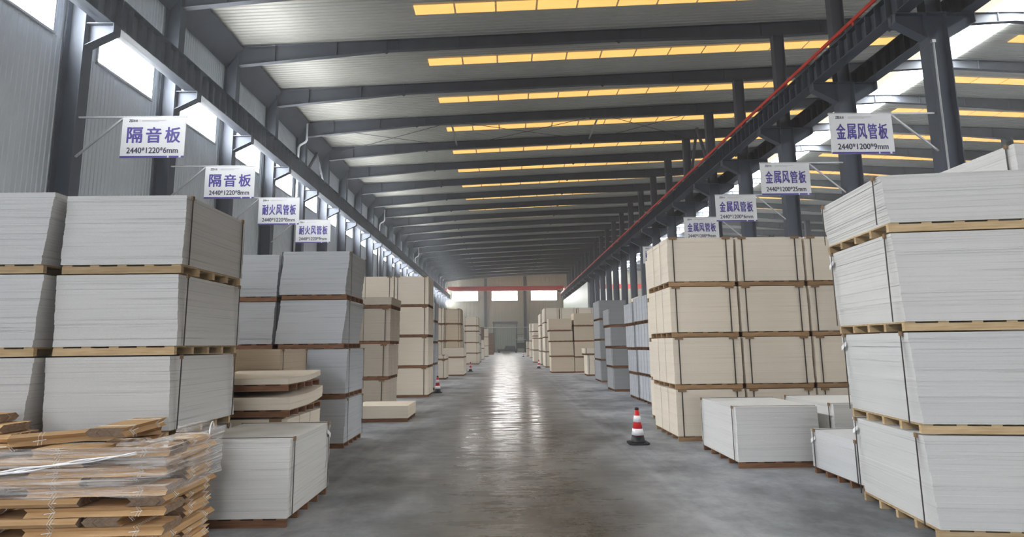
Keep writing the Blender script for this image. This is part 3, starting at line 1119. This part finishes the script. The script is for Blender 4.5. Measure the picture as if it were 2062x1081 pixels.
pack(4.55, 17.4, 2.945, .9, .9, .20, 'cream', 'small cream pack lying on top of the ribbed bluish stack', G_C, 'pine', 1, None)
stack('the dark fronted stack next past the ribbed one', 1, 3.86, 19.95, 1.2, 1.35, [.83, 1.53, 2.3, 2.96], 'shadedgrey', G_B, strap='side', detail=1, wood='oldwood', dxs=[0, -.03, -.05, -.1], pads=False)
stack('the tallest grey stack behind the dark fronted one', 1, 4.24, 24.8, 1.2, 1.8, [.95, 1.84, 2.76, 3.65], 'shadedgrey', G_B, strap='side', detail=1, wood='oldwood', pads=False)
stack('the small capped stack beside the grey right stacks', 1, 4.36, 29.8, 1.1, 1.2, [1.1, 1.47], 'cream', G_C, strap='front', detail=1, wood='oldwood', dxs=[0, -.12], pads=False)
stack('unstrapped far right stack, column on the aisle side', 1, 2.70, 33.3, 1.37, 1.3, [.94, 1.82, 2.47, 3.24], 'tan', G_C, detail=1, wood='oldwood', dxs=[.02, 0, -.04, -.1])
stack('unstrapped far right stack, column away from the aisle', 1, 4.13, 33.3, 1.2, 1.3, [.89, 1.83, 2.75, 3.55], 'tan', G_C, detail=1, wood='oldwood')
for x, nm, wv in ((2.92, 'aisle column', 1.08), (4.08, 'middle column', 1.2), (5.36, 'third column from the aisle', 1.2)):
    stack('the tall far right row, ' + nm, 1, x, 41.2, wv, 2.5, [1.1, 2.18, 3.28, 4.39], 'cream', G_C, strap='front', detail=1, wood='oldwood', pads=False)
stack('the stack following the tall far right row', 1, 2.94, 46.8, 1.2, 2.6, [1.09, 2.18, 3.26, 4.27], 'cream', G_C, strap='front', detail=1, wood='oldwood', pads=False)
stack('the five-pack stack past the right far cone', 1, 2.64, 52.7, 1.2, 2.0, [1.13, 2.25, 2.46, 2.89, 3.68], 'cream', G_C, strap=None, detail=1, wood='oldwood')
stack('the bright stack behind the five-pack right stack', 1, 3.10, 70.0, 1.2, 2.0, [.98, 2.1, 3.28, 4.34], 'cream', G_C, strap=None, detail=1, wood='oldwood')
stack('the last two-pack stack on the right', 1, 3.06, 80.7, 1.2, 1.6, [1.09, 2.14], 'tan', G_C, strap=None, detail=1, wood='oldwood')

# ------------------------------------------------------------------ traffic cones
def cone_proto():
    t = thing('traffic_cone', '', 'traffic cone', (0, 0, 0), 0, 'traffic cones along the aisle')
    b = MB()
    b.extrude([(-.17, -.12), (-.12, -.17), (.12, -.17), (.17, -.12), (.17, .12), (.12, .17), (-.12, .17), (-.17, .12)], 'y', 0, .03)
    b.v = [(x, z, y) for x, y, z in b.v]
    obj('base', b, 'cone_black', t)
    R = lambda z: .118 - (.118 - .030) * (z - .03) / .575
    obj('lower_sleeve', MB().lathe([(R(.03) + .012, .028), (R(.03), .05), (R(.145), .145)]), 'cone_black', t, None, True)
    obj('red_body', MB().lathe([(R(.145) - .002, .145), (R(.57) - .002, .57)]), 'cone_red', t, None, True)
    obj('reflective_band', MB().lathe([(R(.145) + .003, .15), (R(.255) + .003, .255)]), 'cone_white', t, None, True)
    obj('reflective_band', MB().lathe([(R(.365) + .003, .365), (R(.47) + .003, .47)]), 'cone_white', t, None, True)
    obj('cap', MB().lathe([(R(.57) + .002, .565), (R(.60), .60), (.012, .606)]), 'cone_black', t, None, True)
    return t


cone = cone_proto()
for i, (x, y, lab) in enumerate(((2.25, 9.72, 'large red and white traffic cone beside the big cream stack'),
                                 (2.37, 40.05, 'small distant traffic cone in front of the tall far right row'),
                                 (2.51, 79.0, 'tiny farthest traffic cone near the end door'),
                                 (-2.48, 20.42, 'traffic cone at the corner of the tall bright left stack'),
                                 (-2.30, 36.5, 'traffic cone half hidden behind the two-pack left stack'))):
    c = cone if i == 0 else dup(cone)
    c.location = (x, y, 0)
    c['label'] = lab

# ------------------------------------------------------------------ far end machines
t = thing('steel_rack', 'dark steel machine rack standing right of the far door', 'rack', (3.2, 115.0, 0))
fr = MB()
for x in (-.95, .95):
    for y in (-.5, .5):
        fr.box(x - .06, x + .06, y - .06, y + .06, 0, 3.9)
for z in (.9, 2.4, 3.8):
    fr.box(-1.0, 1.0, -.55, .55, z, z + .08)
obj('rack_frame', fr, 'machine', t)
obj('machine_housing', MB().box(-.85, .85, -.45, .45, 1.0, 2.1), 'machine', t)
obj('machine_housing', MB().box(-.6, .5, -.4, .4, 2.5, 3.2), 'galv', t)
obj('cross_bar', MB().tube([(-1.0, -.58, 2.75), (1.0, -.58, 2.75)], .05), 'galv', t)
t = thing('flatbed_cart', 'low dark cart standing in front of the far door', 'cart', (0.6, 121.0, 0))
obj('cart_bed', MB().box(-2.4, 2.0, -.7, .7, .35, .75), 'machine', t)
obj('load', MB().extrude([(-.9, .75), (1.6, .75), (1.4, 1.45), (-.6, 1.45)], 'y', -.55, .55), 'machine', t)
for x in (-2.0, 1.6):
    for y in (-.6, .6):
        obj('wheel', MB().tube([(x, y - .08, .2), (x, y + .08, .2)], .2, 14), 'cone_black', t)

# ------------------------------------------------------------------ cardboard edge-board bundles in the left foreground
PX, PY, PA = -2.58, 4.36, math.radians(1.5)      # the pile's front corner on the aisle side


def pile_pt(u, v, z):
    """u: metres to the left along the front, v: metres back."""
    c, s = math.cos(PA), math.sin(PA)
    x, y = -u, v
    return (PX + x * c - y * s, PY + x * s + y * c, z)


BW, BT = 0.26, 0.0655          # bundle width and thickness


def bundle_mesh(length, concave_left, seed):
    """nested V boards tied into a bundle: runs along X, chevron profile in YZ."""
    r = random.Random(seed)
    mb = MB()
    n = 6
    tip = .036
    s = -1 if concave_left else 1
    for q in range(n):
        y0 = -BW / 2 + BW * q / n + .001
        y1 = -BW / 2 + BW * (q + 1) / n - .001
        jl, jr = r.uniform(-.004, .004), r.uniform(-.004, .004)
        mb.extrude([(y0, 0), (y1, 0), (y1 + s * tip, BT / 2), (y1, BT), (y0, BT), (y0 + s * tip, BT / 2)], 'x', -length / 2 + jl, length / 2 + jr)
    return mb


def tie_mesh(x, concave_left):
    s = -1 if concave_left else 1
    tip = .036
    out = [(-BW / 2 - .002, -.0012), (BW / 2 + .002, -.0012), (BW / 2 + s * tip + .002, BT / 2), (BW / 2 + .002, BT + .0012), (-BW / 2 - .002, BT + .0012), (-BW / 2 + s * tip - .002, BT / 2)]
    mb = MB()
    for dx in (0, .022):
        for (a, b), (c, d) in zip(out, out[1:] + out[:1]):
            mb.bar((x + dx, a, b), (x + dx, c, d), .0035)
    # the knot on the front face
    mb.bar((x - .03, -BW / 2 + (0 if s > 0 else -tip * .6) - .006, BT * .45), (x + .05, -BW / 2 + (0 if s > 0 else -tip * .6) - .006, BT * .6), .005)
    return mb


BC = {}


def bundle(u, v, z, along, label, length=1.0, flip=False, tilt=0.0, yaw=0.0, v_is_left=False):
    """along 'u': lengthwise on the front; 'v': running back, its chevron end in view."""
    key = (round(length, 2), flip, rnd.randrange(3))
    if key not in BC:
        b = bundle_mesh(length, flip, key[2])
        me = b.mesh('edge_boards', 'card')
        me.materials.append(M['cardend'])
        for p in me.polygons:
            if abs(p.normal.x) > .9:
                p.material_index = 1
        BC[key] = (me, [tie_mesh(q * length, flip).mesh('tie', 'string') for q in (-.32, .30)])
    me, ties = BC[key]
    t = thing('edge_board_bundle', label, 'cardboard bundle', pile_pt(u, v, z), PA + (0 if along == 'u' else math.pi / 2) + yaw, 'tied bundles of cardboard edge boards')
    t.rotation_euler = (0, tilt, t.rotation_euler[2])
    link('edge_boards', me, t)
    for m in ties:
        link('tie', m, t)
    return t


H0 = 0.10
PITCH = .0715
pl = thing('wooden_pallet', 'wooden pallet under the pile of cardboard bundles', 'pallet', pile_pt(.95, .40, 0), PA)
for y in (-.32, 0, .32):
    obj('stringer', MB().box(-.95, .95, y - .03, y + .03, 0, .075), 'oldwood', pl)
for q in range(7):
    x = -.88 + q * .293
    obj('deck_board', MB().box(x - .06, x + .06, -.36, .36, .0755, .0965), 'oldwood', pl)
NL = 12
nth = ['lowest', 'second', 'third', 'fourth', 'fifth', 'sixth', 'seventh', 'eighth', 'ninth', 'tenth', 'eleventh', 'topmost']
for i in range(NL):
    z = H0 + i * PITCH
    lay = '%s layer from the floor' % nth[i] if i < NL - 1 else 'topmost layer'
    if i == 0:
        lay = 'lowest layer'
    j = lambda: rnd.uniform(-.007, .007)
    if i % 2 == 0:
        # long bundle on the left front, an end-on bundle, then one set back on the aisle side
        bundle(1.13 + j(), .165 + j(), z, 'u', 'cardboard bundle lying lengthwise at left front, %s' % lay, 1.0, True)
        corner = i % 4 == 2
        bundle((.165 if corner else .435) + j(), .42, z, 'v', 'cardboard bundle end-on %s, %s' % ('at the aisle corner' if corner else 'beside the lengthwise one', lay), .78, corner)
        bundle(.475 if corner else .155, .60, z, 'v', 'cardboard bundle set back %s, %s' % ('inside the pile' if corner else 'on the aisle side', lay), .40, corner)
    else:
        bundle(.52 + j(), .165 + j(), z, 'u', 'cardboard bundle lengthwise at the aisle corner, %s' % lay, 1.02, False)
        bundle(1.43 + j(), .42, z, 'v', 'cardboard bundle end-on at the left, %s' % lay, .78, True)
        bundle(.20, .60, z, 'v', 'cardboard bundle running back on the aisle side, %s' % lay, .38, True)
        bundle(.58, .60, z, 'v', 'cardboard bundle inside the pile, %s' % lay, .38, False)
TOP = H0 + NL * PITCH
# loose bundles lying on top
bundle(.90, .47, TOP + .004, 'u', 'cardboard bundle slanting back across the top of the pile', 1.0, False, 0, math.radians(34))
bundle(.50, .36, TOP + BT + .012, 'v', 'topmost cardboard bundle, its cut end facing out over the slanting one', .62, False, 0, math.radians(4))
bundle(1.92, .52, TOP, 'u', 'lowest of three cardboard bundles stacked at the left of the pile top', 1.0, True, 0, math.radians(-5))
bundle(1.99, .54, TOP + BT + .008, 'u', 'middle of three cardboard bundles stacked at the left of the pile top', 1.0, True, 0, math.radians(-7))
bundle(2.14, .52, TOP + 2 * BT + .016, 'u', 'uppermost of three cardboard bundles stacked at the left of the pile top', 1.0, False, 0, math.radians(-4))

# stretch film round the upper layers
film = MB()
zf0, zf1 = H0 + 7 * PITCH + .01, TOP + .012
path = []
N1, N2 = 90, 50
for q in range(N1 + 1):
    path.append((1.75 - 1.77 * q / N1, -.012))
for q in range(1, N2 + 1):
    path.append((-.022, -.012 + .84 * q / N2))
ZS = 22
rr = random.Random(3)
ph = [(rr.uniform(0, 6.28), rr.uniform(6, 40), rr.uniform(15, 70), rr.uniform(.3, 1)) for _ in range(14)]
for i, (u, v) in enumerate(path):
    s = i * .02
    for k in range(ZS + 1):
        f = k / ZS
        low = zf0 + (.10 if i < N1 * .55 else 0.0) * (1 - i / (N1 * .55)) * 0 - .01 * math.sin(s * 9)
        z = low + (zf1 - low) * f
        d = sum(a * math.sin(p + fz * (z + .10 * s * (1 if n % 2 else -1)) + fx * .12 * s) for n, (p, fx, fz, a) in enumerate(ph)) * .0022
        d = max(-.006, d) + .010
        if i <= N1:
            film.v.append(pile_pt(u, v - d, z))
        else:
            film.v.append(pile_pt(u - d, v, z))
    if i:
        a = (i - 1) * (ZS + 1)
        b = i * (ZS + 1)
        film.f += [(a + k, b + k, b + k + 1, a + k + 1) for k in range(ZS)]
# the film folds over the top edge at the aisle corner
i0 = len(film.v)
NT_, ND = 40, 10
for q in range(NT_ + 1):
    i = N1 - NT_ // 2 + q if q < NT_ // 2 else N1 + int((q - NT_ // 2) * N2 / (NT_ / 2))
    u, v = path[min(i, len(path) - 1)]
    for k in range(ND + 1):
        f = k / ND
        inward = .20 * f
        uu = u + (inward if i > N1 else inward * .3)
        vv = v + (inward if i <= N1 else 0)
        z = zf1 + .035 * math.sin(f * 2.6) + .010 * math.sin(q * 1.3 + k * 1.1) + (.06 * f if i > N1 + N2 * .5 else 0)
        film.v.append(pile_pt(uu - .01, vv - .01 * (1 - f), z))
    if q:
        a = i0 + (q - 1) * (ND + 1)
        b = i0 + q * (ND + 1)
        film.f += [(a + k, b + k, b + k + 1, a + k + 1) for k in range(ND)]
ft = tag(obj('stretch_film', film, 'film', None, None, True), 'wrinkled clear stretch film wrapped round the upper cardboard layers', 'plastic film')
# the twisted band of film running across the front
rp = MB()
for q in range(3):
    pts, rad = [], []
    for i in range(40):
        f = i / 39
        u = 1.75 - 1.55 * f
        z = TOP - .235 + .20 * f + .006 * math.sin(f * 22 + q * 2)
        pts.append(pile_pt(u, -.030 - .006 * math.sin(f * 30 + q * 2.1), z + (q - 1) * .012 * (1 - .6 * f)))
        rad.append(.010 * (1 - .45 * f))
    rp.tube(pts, rad, 6)
obj('twisted_band', rp, 'film_rope', ft, None, True)
kn = MB()
pts = [pile_pt(-.03 + .10 * math.cos(a) * .6, .62 + .16 * math.cos(a), TOP + .02 + .085 * math.sin(a)) for a in [x * math.pi / 14 for x in range(15)]]
kn.tube(pts, .006, 6)
obj('film_tail', kn, 'film_rope', ft, None, True)

# ------------------------------------------------------------------ thin dust haze filling the hall
hz = bpy.data.materials.new('dust haze')
hz.use_nodes = True
hz.node_tree.nodes.remove(hz.node_tree.nodes['Principled BSDF'])
vs = hz.node_tree.nodes.new('ShaderNodeVolumeScatter')
vs.inputs['Color'].default_value = (0.96, 0.97, 1.0, 1)
vs.inputs['Density'].default_value = HAZE_DENSITY
vs.inputs['Anisotropy'].default_value = 0.35
hz.node_tree.links.new(vs.outputs[0], hz.node_tree.nodes['Material Output'].inputs['Volume'])
M['haze'] = hz
hb = MB().box(XW + .1, XE - .1, NEAR + .05, FAR - .5, .02, 16.6)
ho = obj('haze', hb, 'haze')
ho['kind'] = 'structure'
